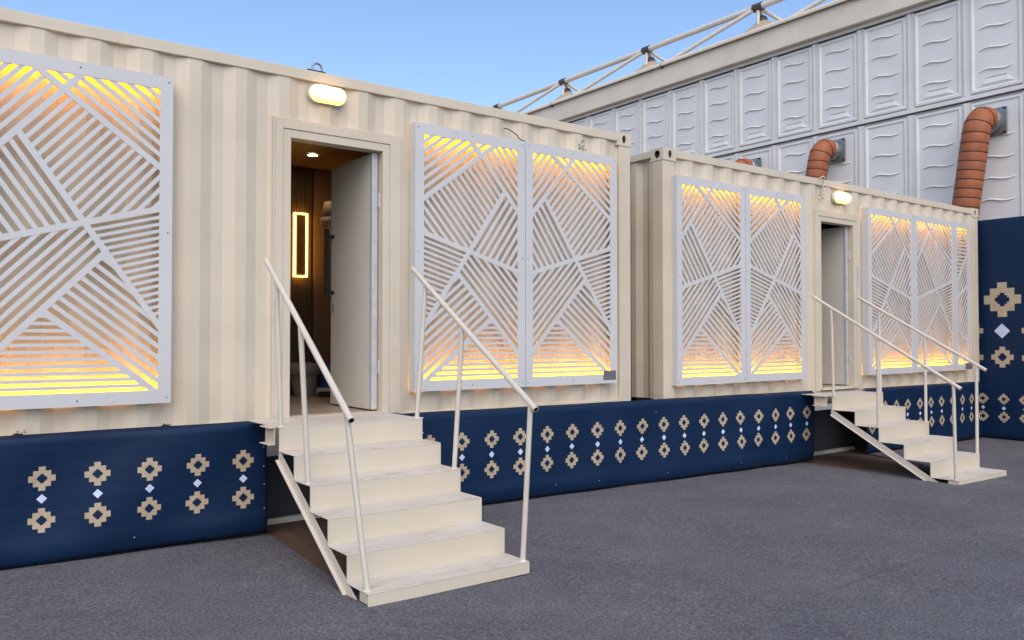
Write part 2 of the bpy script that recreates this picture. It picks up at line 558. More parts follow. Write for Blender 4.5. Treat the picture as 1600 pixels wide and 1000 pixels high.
# ------------------------------------------------------------------ room behind the first door
def room(rt, x0, x1, y1, zf, zc, planks):
    part('room_floor', MB().box(x0, x1, 0.10, y1, zf - 0.01, zf), 'infloor', rt)
    bw = part('room_back_wall', MB().box(x0, x1, y1, y1 + 0.03, zf, zc), 'inwall', rt)
    part('room_side_wall', MB().box(x0 - 0.03, x0, 0.06, y1, zf, zc), 'inwall', rt)
    part('room_side_wall', MB().box(x1, x1 + 0.03, 0.06, y1, zf, zc), 'inwall', rt)
    part('lining', MB().box(x0, x1, 0.075, 0.095, zf + 2.02, zc), 'inwall', rt)
    cl = part('room_ceiling', MB().box(x0, x1, 0.06, y1, zc + 0.02, zc + 0.04), 'dark', rt)
    if planks:
        n = 14; wd = (y1 - 0.1) / n
        for i in range(n):
            part('ceiling_plank', MB().box(x0, x1, 0.1 + i * wd, 0.1 + (i + 1) * wd - 0.004, zc, zc + 0.018), 'ceil', cl)
    return bw
bw = room(C1, 1.2, 5.2, 2.24, 0.690, 2.945, True)
# fluted cladding on the back wall (too fine to pick apart singly) and plain boards beside it
mb = MB()
x = 2.75
while x < 3.32:
    mb.box(x, x + 0.016, 2.205, 2.222, 0.70, 2.94); x += 0.026
mb.box(2.74, 3.33, 2.222, 2.239, 0.695, 2.943)
fl = part('fluted_cladding', mb, 'flute', bw); fl['kind'] = 'stuff'
part('wall_board', MB().box(3.345, 3.53, 2.215, 2.238, 0.70, 2.94), 'inwall', bw)
part('wall_joint', MB().box(3.33, 3.345, 2.228, 2.239, 0.70, 2.94), 'dark', bw)
part('wall_board', MB().box(3.55, 4.4, 2.215, 2.238, 0.70, 2.94), 'inwall', bw)
bw2 = room(C2, 8.0, 12.3, 2.24, 0.658, 2.89, False)

# lit rectangular wall lamp
lx0, lx1, lz0, lz1 = 3.118, 3.252, 1.845, 2.475
wl = root('wall_lamp', (lx0, 2.20, lz0), 'glowing amber rectangular wall lamp on dark fluted boards inside the open doorway', 'lamp')
part('back_plate', MB().box(lx0 + 0.018, lx1 - 0.018, 2.150, 2.200, lz0 + 0.018, lz1 - 0.018), 'flute', wl)
mb = MB()
mb.box(lx0, lx0 + 0.011, 2.14, 2.18, lz0, lz1); mb.box(lx1 - 0.011, lx1, 2.14, 2.18, lz0, lz1)
mb.box(lx0 + 0.0115, lx1 - 0.0115, 2.14, 2.18, lz0, lz0 + 0.011); mb.box(lx0 + 0.0115, lx1 - 0.0115, 2.14, 2.18, lz1 - 0.011, lz1)
part('light_tube', mb, 'wallled', wl)
# ceiling downlight
dl = root('downlight', (3.07, 1.60, 2.930), 'small round downlight in the wooden ceiling inside the doorway', 'lamp')
part('trim_ring', MB().lathe([(0.062, 0.014), (0.062, 0.006), (0.045, 0.004), (0.045, 0.012)], (3.07, 1.60, 2.930)), 'shade', dl)
mb = MB().lathe([(0.044, 0.006), (0.001, 0.006)], (3.07, 1.60, 2.930))
part('lens', mb, 'spot', dl)
# floor lamp with a pleated shade
FLx, FLy = 3.33, 1.72
fl = root('floor_lamp', (FLx, FLy, 0.69), 'floor lamp with pale tapered shade half hidden behind the open door', 'lamp')
part('lamp_shade', MB().lathe([(0.085, 2.535), (0.115, 2.36), (0.118, 2.36), (0.088, 2.536)], (FLx, FLy, 0)), 'shade', fl)
part('shade_band', MB().lathe([(0.119, 2.385), (0.122, 2.37), (0.122, 2.318), (0.112, 2.312)], (FLx, FLy, 0)), 'shade', fl)
part('lamp_neck', MB().lathe([(0.05, 2.33), (0.028, 2.26), (0.02, 2.23)], (FLx, FLy, 0)), 'shade', fl)
part('pole', MB().tube([(FLx, FLy, 0.72), (FLx, FLy, 2.25)], 0.013), 'black', fl)
part('foot', MB().lathe([(0.001, 0.735), (0.13, 0.73), (0.14, 0.69)], (FLx, FLy, 0)), 'black', fl)
# pots and bin
px, py = 3.14, 1.95
pt = root('plant_pot', (px, py, 0.69), 'brownish grey round pot with a wide rim on the floor inside the doorway', 'pot')
part('pot_body', MB().lathe([(0.10, 0.692), (0.135, 0.90), (0.13, 0.90), (0.001, 0.88)], (px, py, 0)), 'pot', pt)
part('pot_rim', MB().lathe([(0.139, 0.885), (0.165, 0.895), (0.175, 1.00), (0.160, 1.005), (0.150, 0.90)], (px, py, 0)), 'pot', pt)
px, py = 3.42, 2.0
pt = root('blue_bin', (px, py, 0.69), 'blue plastic bin with red rim beside the grey pot inside the doorway', 'bin')
part('bin_body', MB().lathe([(0.11, 0.76), (0.155, 1.02), (0.150, 1.02), (0.001, 0.98)], (px, py, 0)), 'binblue', pt)
part('bin_rim', MB().lathe([(0.150, 1.015), (0.162, 1.02), (0.162, 1.036), (0.145, 1.036)], (px, py, 0)), 'binred', pt)
part('bin_base', MB().lathe([(0.001, 0.76), (0.14, 0.758), (0.145, 0.70), (0.13, 0.692)], (px, py, 0)), 'shade', pt)

# door leaves, opened inwards
def door_leaf(rt, hx, wd, z0, z1, handle):
    t = 0.045
    d = part('door', MB().box(hx - t, hx, 0.096, 0.096 + wd, z0 + 0.012, z1 - 0.006), 'doorleaf', rt, 0.002)
    part('door_edge', MB().box(hx - t - 0.001, hx + 0.002, 0.058, 0.0955, z0 + 0.012, z1 - 0.006), 'dooredge', d, 0.002)
    for hz in (z0 + 0.28, z1 - 0.42):
        part('hinge', MB().tube([(hx + 0.012, 0.050, hz), (hx + 0.012, 0.050, hz + 0.11)], 0.010), 'dooredge', d)
    if handle:
        yy = 0.096 + wd - 0.055
        hb = MB().tube([(hx - t - 0.062, yy, 1.56), (hx - t - 0.062, yy, 2.14)], 0.019)
        h = part('pull_handle', hb, 'black', d)
        for hz in (1.62, 2.08):
            part('standoff', MB().tube([(hx - t - 0.05, yy, hz), (hx - t + 0.001, yy, hz)], [0.011, 0.016]), 'black', h)
        part('key', MB().box(hx - t - 0.006, hx - t - 0.002, yy - 0.008, yy + 0.008, 1.455, 1.53), 'steel', d)
    return d
door_leaf(C1, 2.936, 0.70, 0.690, 2.662, True)
door_leaf(C2, 9.373, 0.66, 0.656, 2.617, False)

# ------------------------------------------------------------------ lattice screens
OX0, OX1, OZ0, OZ1 = 0.080, 0.995, 0.083, 2.000     # opening of a full screen, 1.075 x 2.083
PW, PH = 1.075, 2.083
def line2(a, b):
    dx, dz = b[0] - a[0], b[1] - a[1]
    L = math.hypot(dx, dz)
    n = (-dz / L, dx / L)
    return (n[0], n[1], n[0] * a[0] + n[1] * a[1])     # n.p = c ; n is left of a->b
def clip(poly, n0, n1, c):
    """keep n.p >= c"""
    out = []
    for i in range(len(poly)):
        p, q = poly[i], poly[(i + 1) % len(poly)]
        dp = n0 * p[0] + n1 * p[1] - c; dq = n0 * q[0] + n1 * q[1] - c
        if dp >= 0: out.append(p)
        if dp * dq < 0:
            t = dp / (dp - dq)
            out.append((p[0] + (q[0] - p[0]) * t, p[1] + (q[1] - p[1]) * t))
    return out
def area(poly):
    return 0.5 * sum(poly[i][0] * poly[(i + 1) % len(poly)][1] - poly[(i + 1) % len(poly)][0] * poly[i][1] for i in range(len(poly)))

FULL = dict(
    lines=dict(S1=((0.32, 2.0), (0.995, 1.500)), S2=((0.538, 2.0), (0.080, 1.478)), S3=((0.218, 1.612), (0.995, 0.495)),
               S4=((0.995, 1.232), (0.080, 0.972)), S5=((0.680, 0.932), (0.080, 0.295)), S6=((0.350, 0.572), (0.985, 0.072))),
    # region: interior point, bounding ribs, rib the slats run along (or 'B' bottom / 'T' top), pitch
    regions=[((0.15, 1.85), ('S1', 'S2'), 'S2', 0.056), ((0.43, 1.975), ('S1', 'S2'), 'S1', 0.054), ((0.85, 1.85), ('S1', 'S2'), 'S1', 0.058),
             ((0.60, 1.45), ('S1', 'S2', 'S3', 'S4'), 'S2', 0.0545), ((0.20, 1.30), ('S2', 'S3', 'S4'), 'S3', 0.059),
             ((0.30, 0.80), ('S4', 'S3', 'S5'), 'S5', 0.053), ((0.90, 0.95), ('S4', 'S3'), 'S4', 0.0418),
             ((0.70, 0.60), ('S3', 'S5', 'S6'), 'S6', 0.0565), ((0.40, 0.20), ('S5', 'S6'), 'B', 0.0425)],
    trims=dict(S3=(('S2', (0.6, 1.3)),), S5=(('S3', (0.3, 0.6)),), S6=(('S5', (0.7, 0.3)),)))
NARROW = dict(
    lines=dict(S1=((0.995, 1.62), (0.080, 1.22)), S2=((0.995, 1.18), (0.080, 1.02)), S3=((0.080, 0.56), (0.995, 0.40))),
    regions=[((0.5, 1.8), ('S1',), 'T', 0.052), ((0.6, 1.25), ('S1', 'S2'), 'S1', 0.052), ((0.5, 0.85), ('S2', 'S3'), 'd1', 0.056),
             ((0.5, 0.25), ('S3',), 'd1', 0.056)], trims={})
RIB = 0.038
def lattice(sx, mirror, spec):
    """returns ribs and slats as lists of counter-clockwise polygons in metres; sx scales widths"""
    W = PW * sx
    def tr(p):
        q = (p[0] * sx, p[1])
        return (W - q[0], q[1]) if mirror else q
    bx = 0.080 if sx > 0.6 else 0.075
    x0, x1 = (W - (PW - OX1) , bx) if mirror else (bx, W - (PW - OX1))
    xa, xb = min(x0, x1), max(x0, x1)
    rect = [(xa, OZ0), (xb, OZ0), (xb, OZ1), (xa, OZ1)]
    def sub(p):   # spec coordinates -> opening of this screen
        u = (p[0] - OX0) / (OX1 - OX0)
        if mirror: u = 1 - u
        return (xa + u * (xb - xa), p[1])
    L = {k: line2(sub(a), sub(b)) for k, (a, b) in spec['lines'].items()}
    def side(k, p):
        n0, n1, c = L[k]
        return 1 if n0 * p[0] + n1 * p[1] > c else -1
    big = [(xa - 0.004, OZ0 - 0.004), (xb + 0.004, OZ0 - 0.004), (xb + 0.004, OZ1 + 0.004), (xa - 0.004, OZ1 + 0.004)]
    ribs, slats = [], []
    for k, (n0, n1, c) in L.items():
        hw = RIB / 2
        P = clip(big, n0, n1, c - hw)
        P = clip(P, -n0, -n1, -(c + hw))
        for tk, ip in spec['trims'].get(k, ()):
            s = side(tk, sub(ip)); m0, m1, d = L[tk]
            P = clip(P, m0 * s, m1 * s, d * s)
        if len(P) > 2: ribs.append(P)
    for ip, bounds, along, pitch in spec['regions']:
        ip = sub(ip)
        reg = [(xa - .003, OZ0 - .003), (xb + .003, OZ0 - .003), (xb + .003, OZ1 + .003), (xa - .003, OZ1 + .003)]
        for k in bounds:
            n0, n1, c = L[k]; s = side(k, ip)
            reg = clip(reg, n0 * s, n1 * s, c * s + RIB / 2 - 0.003)
        if len(reg) < 3: continue
        if along == 'B': n0, n1, c = 0, 1, OZ0
        elif along == 'T': n0, n1, c = 0, -1, -OZ1
        elif along == 'd1':
            n0, n1 = -0.80, 0.60; c = min(n0 * p[0] + n1 * p[1] for p in reg)
        else:
            n0, n1, c = L[along]; s = side(along, ip)
            n0, n1, c = n0 * s, n1 * s, c * s + RIB / 2
        sw = pitch * 0.475
        mx = max(n0 * p[0] + n1 * p[1] for p in reg)
        t = c + pitch - sw
        while t < mx - 0.002:
            P = clip(clip(reg, n0, n1, t), -n0, -n1, -(t + sw))
            if len(P) > 2 and abs(area(P)) > 1.2e-4:
                slats.append(P)
            t += pitch
    fix = lambda P: P if area(P) > 0 else P[::-1]
    def dedupe(P):
        out = []
        for p in P:
            if not out or math.hypot(p[0] - out[-1][0], p[1] - out[-1][1]) > 1e-4: out.append(p)
        return out
    return [fix(dedupe(p)) for p in ribs], [fix(dedupe(p)) for p in slats], (xa, xb), W

SCREW = MB().lathe([(0.0045, 0.0), (0.0045, 0.0015), (0.0005, 0.002)], (0, 0, 0), 'y', 8).mesh('screw', M['black'])
cache = {}
SY = -0.070            # front face of the screens
ST = 0.012
def screen(x, z, sx, mirror, spec, label, seams=True):
    x *= 0.9985; sx *= 0.9985; z += 0.001
    key = (round(sx, 4), mirror, id(spec))
    rt = root('lattice_screen', (x, 0, z), label, 'screen', 'white cut-out lattice screens')
    W = PW * sx
    if key not in cache:
        ribs, slats, (xa, xb), W = lattice(sx, mirror, spec)
        rm = [MB().prism_xz(P, SY + 0.0003 + 0.0004 * i, SY + ST).mesh('rib', M['white']) for i, P in enumerate(ribs)]
        sm = [MB().prism_xz(P, SY + 0.003, SY + 0.0075).mesh('slat', M['white']) for P in slats]
        cache[key] = (rm, sm, xa, xb)
    rm, sm, xa, xb = cache[key]
    for me in rm: inst('rib', me, (x, 0, z), rt)
    for me in sm: inst('slat', me, (x, 0, z), rt)
    g = 0.0015
    part('border', MB().box(x + g, x + xa, SY, SY + ST, z + 0, z + PH), 'white', rt)
    part('border', MB().box(x + xb, x + W - g, SY, SY + ST, z + 0, z + PH), 'white', rt)
    part('border', MB().box(x + xa, x + xb, SY, SY + ST, z + 0, z + OZ0), 'white', rt)
    part('border', MB().box(x + xa, x + xb, SY, SY + ST, z + OZ1, z + PH), 'white', rt)
    e = MB(); yb = 0.003; ys = 0.022
    e.box(x + g + .001, x + 0.014, SY + ST, ys, z + .001, z + PH - .001); e.box(x + W - 0.014, x + W - g - .001, SY + ST, ys, z + .001, z + PH - .001)
    e.box(x + 0.014, x + W - 0.014, SY + ST, yb, z + .001, z + 0.014); e.box(x + 0.014, x + W - 0.014, SY + ST, yb, z + PH - 0.014, z + PH - .001)
    part('edge_frame', e, 'white', rt)
    for zz in (z + 0.040, z + PH - 0.048):
        part('led_strip', MB().box(x + 0.03, x + W - 0.03, SY + ST + 0.004, SY + ST + 0.014, zz, zz + 0.010), 'led_low' if zz < z + 1 else 'led', rt)
    for sxx in (0.028, W * 0.5, W - 0.028):
        for szz in (0.035, PH - 0.035): inst('screw', SCREW, (x + sxx, SY, z + szz), rt)
    for sxx in (0.028, W - 0.028): inst('screw', SCREW, (x + sxx, SY, z + PH * 0.52), rt)
    return rt
screen(0.337, 0.832, 1.0, False, FULL, 'large white lattice screen at the left edge of the photo, nearest the camera')
screen(3.197, 0.830, 0.999, True, FULL, 'white lattice screen between the nearer doorway and its twin, crossed by a handrail')
screen(4.273, 0.830, 0.995, False, FULL, 'white lattice screen at the corner post of the nearer container, grey tape at its foot')
screen(6.155, 0.772, 0.998, False, FULL, 'white lattice screen by the gap between containers, first on the further container')
screen(7.231, 0.776, 0.998, True, FULL, 'white lattice screen just left of the further doorway')
screen(9.625, 0.782, 1.030, True, FULL, 'white lattice screen just right of the further doorway, behind both handrails')
screen(10.735, 0.786, 1.036, False, FULL, 'white lattice screen second to the right of the further doorway, beside the narrow strip screen')
screen(11.852, 0.790, 0.420, False, NARROW, 'narrow white lattice strip screen at the far corner beside the navy screen')
# strips of grey tape over the lower corners
single('tape_patch', MB().box(5.160, 5.314, SY - 0.004, SY - 0.0005, 0.862, 0.945), 'plate', (5.168, SY, 0.862), 'grey tape patch on the lower corner of the nearer container\'s last screen', 'tape', 'tape patches')
single('tape_patch', MB().box(12.115, 12.315, SY - 0.006, SY - 0.0005, 0.80, 0.885), 'plate', (12.13, SY, 0.80), 'grey tape patch on the foot of the narrow strip screen', 'tape', 'tape patches')

# ------------------------------------------------------------------ bulkhead lamps
def bulkhead(x, z, hw, hh, label):
    rt = root('bulkhead_lamp', (x, 0, z), label, 'lamp', 'bulkhead lamps over the doorways')
    def stadium(a, b, n=10):
        r = b; pts = []
        for k in range(n + 1):
            t = -PI / 2 + PI * k / n; pts.append((x + (a - r) + r * math.cos(t), z + r * math.sin(t)))
        for k in range(n + 1):
            t = PI / 2 + PI * k / n; pts.append((x - (a - r) + r * math.cos(t), z + r * math.sin(t)))
        return pts
    def loft(rings, cap=True):
        m = MB(); n = len(rings[0][1]); v = []
        for y, P in rings: v += [(p[0], y, p[1]) for p in P]
        f = []
        for i in range(len(rings) - 1):
            for k in range(n):
                j = (k + 1) % n; f.append((i * n + k, i * n + j, (i + 1) * n + j, (i + 1) * n + k))
        m.add(v, f, True)
        if cap: m.add(v[-n:], [tuple(range(n))])
        return m
    part('backplate', loft([(0.02, stadium(hw, hh)), (-0.020, stadium(hw, hh)), (-0.022, stadium(hw - .006, hh - .006))]), 'rail', rt)
    part('diffuser_rim', loft([(-0.022, stadium(hw - 0.004, hh - 0.004)), (-0.052, stadium(hw - 0.010, hh - 0.010)), (-0.066, stadium(hw - 0.024, hh - 0.024)), (-0.069, stadium(hw - 0.030, hh - 0.030))], False), 'bulkrim', rt)
    part('diffuser', loft([(-0.069, stadium(hw - 0.030, hh - 0.030)), (-0.075, stadium(hw - 0.042, hh - 0.042)), (-0.077, stadium(hw - 0.054, max(0.010, hh - 0.054)))]), 'bulk', rt)
bulkhead(2.490, 3.008, 0.142, 0.066, 'lit oval bulkhead lamp above the nearer doorway')
bulkhead(9.115, 2.930, 0.150, 0.072, 'lit oval bulkhead lamp above the further doorway')

# ------------------------------------------------------------------ small fittings on the containers
# lifting shackle on the roof edge
sh = root('lifting_shackle', (2.43, 0.03, 3.17), 'small steel shackle hoop standing on the nearer container\'s roof edge', 'shackle')
arc = [(2.39 + 0.0, 0.03, 3.165)] + [(2.43 + 0.036 * math.cos(PI - PI * k / 10), 0.03, 3.205 + 0.036 * math.sin(PI * k / 10)) for k in range(11)] + [(2.466, 0.03, 3.165)]
part('bow', MB().tube(arc, 0.008, 8), 'steel', sh)
part('pin', MB().tube([(2.355, 0.03, 3.182), (2.49, 0.03, 3.182)], 0.009, 8), 'black', sh)
# perforated patches (dark drilled dots) cut into the cladding
def perforations(x, z, w_, h_, rt, n=11):
    for k in range(n):
        mb = MB().lathe([(0.0065, 0.0), (0.0065, 0.0012), (0.0004, 0.0013)], (x + random.uniform(0, w_), -0.0055 + 0.006, z + random.uniform(0, h_)), 'y', 7)
        part('drilled_hole', mb, 'dark', rt)
perforations(4.93, 2.95, 0.09, 0.09, C1)
perforations(8.67, 2.84, 0.13, 0.14, C2, 12)
# scorched welds above the skirt
for i, (sx_, sz_) in enumerate(((0.575, 0.673), (1.395, 0.673))):
    N = 24; rim = []
    for k in range(N):
        t = PI * k / (N - 1)
        rim.append((sx_ + 0.030 * math.cos(t), -0.0052, sz_ + 0.004 + 0.013 * math.sin(t) * (1 + random.uniform(-.3, .3))))
    mb = MB().add([(sx_, -0.0052, sz_ - .01)] + rim, [(0, k, k + 1) for k in range(1, N)])
    part('scorch_mark', mb, 'rust', C1)
    for k in range(11):
        ax, az, r = random.gauss(0, 0.024), 0.012 + abs(random.gauss(0, 0.014)), random.uniform(0.0015, 0.0045)
        part('scorch_speck', MB().add([(sx_ + ax + r * math.cos(j), -0.0050 - 0.00005 * k, sz_ + az + r * math.sin(j)) for j in [q * PI / 3 for q in range(6)]], [tuple(range(6))]), 'rust', C1)
# loose cable end over the screens
cb = [(4.08, -0.012, 3.010), (4.13, -0.016, 3.008), (4.17, -0.020, 2.990), (4.215, -0.020, 2.968), (4.235, -0.02, 2.945), (4.262, -0.028, 2.93), (4.30, -0.03, 2.926)]
single('cable', MB().tube(cb, 0.0045, 6), 'rust', (4.08, -0.012, 3.01), 'short dark loose cable above the joint of two screens on the nearer container', 'cable')
cb = [(8.66, -0.02, 3.12), (8.69, -0.05, 3.135), (8.73, -0.05, 3.128), (8.75, -0.02, 3.10), (8.745, -0.012, 3.03), (8.75, -0.014, 2.96)]
single('cable', MB().tube(cb, 0.007, 6), 'rail', (8.66, -0.02, 3.12), 'pale cable hooked over the further container\'s roof edge beside the lamp', 'cable')
# strike plate beside the further door
part('strike_plate', MB().box(9.452, 9.487, -0.022, -0.0165, 1.86, 2.13), 'dooredge', C2, 0.002)

# ------------------------------------------------------------------ navy skirts with printed motifs
B3 = (0.9, 2.3, 3.5)
def inside_cross(x, z):
    x, z = abs(x), abs(z)
    return (x < .9 and z < 3.5) or (x < 2.3 and z < 2.3) or (x < 3.5 and z < .9)
def inside_hole(x, z):
    x, z = abs(x), abs(z)
    return (x < .45 and z < 1.35) or (x < .9 and z < .9) or (x < 1.35 and z < .45)
def cross_cells():
    br = sorted([s * b for b in (.45, .9, 1.35, 2.3, 3.5) for s in (-1, 1)])
    # merge cells row by row
    cells = []
    for j in range(len(br) - 1):
        zc = (br[j] + br[j + 1]) / 2
        i = 0
        while i < len(br) - 1:
            ok = lambda q: inside_cross((br[q] + br[q + 1]) / 2, zc) and not inside_hole((br[q] + br[q + 1]) / 2, zc)
            if ok(i):
                k = i
                while k + 1 < len(br) - 1 and ok(k + 1): k += 1
                cells.append((br[i], br[k + 1], br[j], br[j + 1])); i = k + 1
            else: i += 1
    return cells
CELLS = cross_cells()

def drape(name, A, B, z0a, z0b, z1a, z1b, label, seed, rolltop=True, nx=160, nz=26, amp=1.0):
    """vinyl skirt hung between A and B (plan points), bottom z0, top z1; returns root and a surface function"""
    A = Vector((A[0], A[1], 0)); B = Vector((B[0], B[1], 0))
    L = (B - A).length; t = (B - A) / L; n = Vector((t.y, -t.x, 0))     # n faces the viewer
    rnd = random.Random(seed)
    waves = [(rnd.uniform(0.25, 1.6), rnd.uniform(-1.2, 1.2), rnd.uniform(0, 6.28), rnd.uniform(0.0015, 0.0045) * amp) for _ in range(7)]
    def off(s, h):
        d = sum(a * math.sin(2 * PI * (s * k + h * q) + p) for k, q, p, a in waves)
        d += amp * 0.012 * math.exp(-((h - 0.10) / 0.055) ** 2) * (0.7 + 0.3 * math.sin(s * 2.1 + seed))     # belly above the hem
        d -= amp * 0.014 * max(0, 1 - h / 0.05)
        return d
    def P(s, h, e=0.0):
        f = s / L
        z0 = z0a + (z0b - z0a) * f; z1 = z1a + (z1b - z1a) * f
        H = z1 - z0
        d = off(s, h)
        if rolltop and h > H - 0.022:
            d -= 0.03 * ((h - H + 0.022) / 0.022) ** 2
        q = A + t * s + n * (d + e)
        return Vector((q.x, q.y, z0 + h))
    rt = root(name, (A.x, A.y, z0a), label, 'banner', 'navy patterned banners')
    mb = MB(); v = []
    hs = []
    Hm = max(z1a - z0a, z1b - z0b)
    for j in range(nz + 1): hs.append(j / nz)
    for j in range(nz + 1):
        for i in range(nx + 1):
            s = L * i / nx; f = i / nx
            H = (z1a - z0a) * (1 - f) + (z1b - z0b) * f
            v.append(P(s, H * hs[j]))
    f = [(j * (nx + 1) + i, j * (nx + 1) + i + 1, (j + 1) * (nx + 1) + i + 1, (j + 1) * (nx + 1) + i) for j in range(nz) for i in range(nx)]
    mb.add(v, f, True)
    o = part('vinyl_sheet', mb, 'navy', rt, fix=False)
    md = o.modifiers.new('thick', 'SOLIDIFY'); md.thickness = 0.003; md.offset = -1
    return rt, P, L

def motif(rt, P, s, h, size, smax):
    u = size / 7.0
    mb = MB()
    for a0, a1, b0, b1 in CELLS:
        x0, x1 = s + a0 * u, s + a1 * u
        if x1 < 0.002 or x0 > smax - 0.002: continue
        x0 = max(x0, 0.002); x1 = min(x1, smax - 0.002)
        m = max(1, int((x1 - x0) / 0.03))
        v = []
        for k in range(m + 1):
            xx = x0 + (x1 - x0) * k / m
            v += [P(xx, h + b0 * u, 0.0022), P(xx, h + b1 * u, 0.0022)]
        mb.add(v, [(2 * k, 2 * k + 2, 2 * k + 3, 2 * k + 1) for k in range(m)])
    if mb.f: part('stepped_cross', mb, 'tan', rt, fix=False)
def diamond(rt, P, s, h, size, smax):
    r = size / 2
    if s - r < 0 or s + r > smax: return
    mb = MB()
    mb.add([P(s - r, h, .0022), P(s, h - r, .0022), P(s + r, h, .0022), P(s, h + r, .0022)], [(0, 1, 2, 3)])
    o = part('diamond', mb, 'lilac', rt, fix=False)

def skirt(A, B, z0a, z0b, z1a, z1b, label, seed, s0, pitch, n, rel):
    rt, P, L = drape('navy_banner', A, B, z0a, z0b, z1a, z1b, label, seed)
    for i in range(n):
        s = s0 + i * pitch
        f = s / L
        zb = z0a + (z0b - z0a) * f
        for k, zz in enumerate(rel):
            zt_ = zz(f)
            if k == 1: diamond(rt, P, s, zt_ - zb, 0.056, L)
            else: motif(rt, P, s, zt_ - zb, 0.142, L)
    return rt, P, L
YB = -0.06
r1, P1, L1 = skirt((-3.0, YB), (2.042, YB), -0.070, -0.078, 0.684, 0.682, 'navy banner with tan crosses under the nearest lattice screen, left of the stairs', 3,
      0.395 + 3.0 - 0.295 * 11, 0.2955, 17, (lambda f: 0.421, lambda f: 0.302, lambda f: 0.176))
r2, P2, L2 = skirt((3.0, YB), (8.450, YB), -0.102, -0.156, 0.668, 0.637, 'long navy banner between the two stairs, spanning the gap between containers', 5,
      3.337 - 3.0, 0.2920, 18, (lambda f: 0.420 - 0.022 * f, lambda f: 0.295 - 0.025 * f, lambda f: 0.174 - 0.026 * f))
r3, P3, L3 = skirt((9.56, YB), (12.615, YB), -0.172, -0.192, 0.622, 0.612, 'navy banner right of the further stairs, ending at the tall navy screen', 9,
      0.12, 0.2925, 11, (lambda f: 0.383 - 0.012 * f, lambda f: 0.252 - 0.012 * f, lambda f: 0.128 - 0.012 * f))
# eyelet pins on the skirts
PIN = MB().lathe([(0.0045, 0), (0.004, 0.002), (0.001, 0.003)], (0, 0, 0), 'y', 8).mesh('pin', M['dooredge'])
for P_, rt, spots in ((P1, r1, [(5.02, .17), (5.02, .33), (5.018, .45), (5.02, .58), (4.2, .085)]), (P2, r2, [(1.6, .09), (2.1, .08), (3.0, .07), (4.1, .08), (4.9, .07), (2.85, .66)])):
    for s, h in spots: inst('eyelet_pin', PIN, P_(s, h, 0.004), rt)

# tall navy screen at right, printed with larger crosses
rt, P, L = drape('navy_screen', (12.80, 1.6), (12.80, -5.2), -0.215, -0.215, 2.975, 2.965, 'tall navy screen wall with large tan crosses at the right edge', 12, rolltop=False, nx=90, nz=60, amp=0.55)
rt['group'] = 'navy patterned banners'
def sy(y): return 1.6 - y
for k in range(-4, 13):
    yc = -0.272 - 0.41 * k
    if not (-5 < yc < 1.3): continue
    if k % 2 == 0:
        motif(rt, P, sy(yc - .008), 1.795 + .215, 0.50, L); diamond(rt, P, sy(yc), 1.342 + .215, 0.215, L)
        motif(rt, P, sy(yc), 0.964 + .215, 0.30, L)
    else:
        motif(rt, P, sy(yc), 1.345 + .215, 0.30, L); motif(rt, P, sy(yc), 0.955 + .215, 0.30, L)
for k in range(-4, 18):
    yc = -0.283 - 0.283 * k
    if not (-5 < yc < 1.3): continue
    motif(rt, P, sy(yc), 0.358 + .215, 0.152, L); diamond(rt, P, sy(yc), 0.227 + .215, 0.060, L); motif(rt, P, sy(yc), 0.100 + .215, 0.152, L)
part('back_board', MB().box(12.83, 12.87, -5.2, 1.6, -0.24, 2.955), 'skirt', rt)

# boards closing the void under the containers, behind the stairs
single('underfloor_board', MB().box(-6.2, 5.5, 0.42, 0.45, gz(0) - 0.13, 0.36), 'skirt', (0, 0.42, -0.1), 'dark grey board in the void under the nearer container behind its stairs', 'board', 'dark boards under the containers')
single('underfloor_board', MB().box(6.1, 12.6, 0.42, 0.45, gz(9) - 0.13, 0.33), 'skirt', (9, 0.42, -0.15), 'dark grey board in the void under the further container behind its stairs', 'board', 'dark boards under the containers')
single('floor_batten', MB().box(1.6, 3.4, 0.30, 0.35, gz(2) - 0.012, gz(2) + 0.028), 'rail', (1.6, 0.30, gz(2)), 'pale batten on the ground under the nearer container', 'batten', 'battens under the containers')
single('floor_batten', MB().box(8.2, 9.9, 0.30, 0.35, gz(9) - 0.012, gz(9) + 0.028), 'rail', (8.2, 0.30, gz(9)), 'pale batten on the ground under the further container', 'batten', 'battens under the containers')

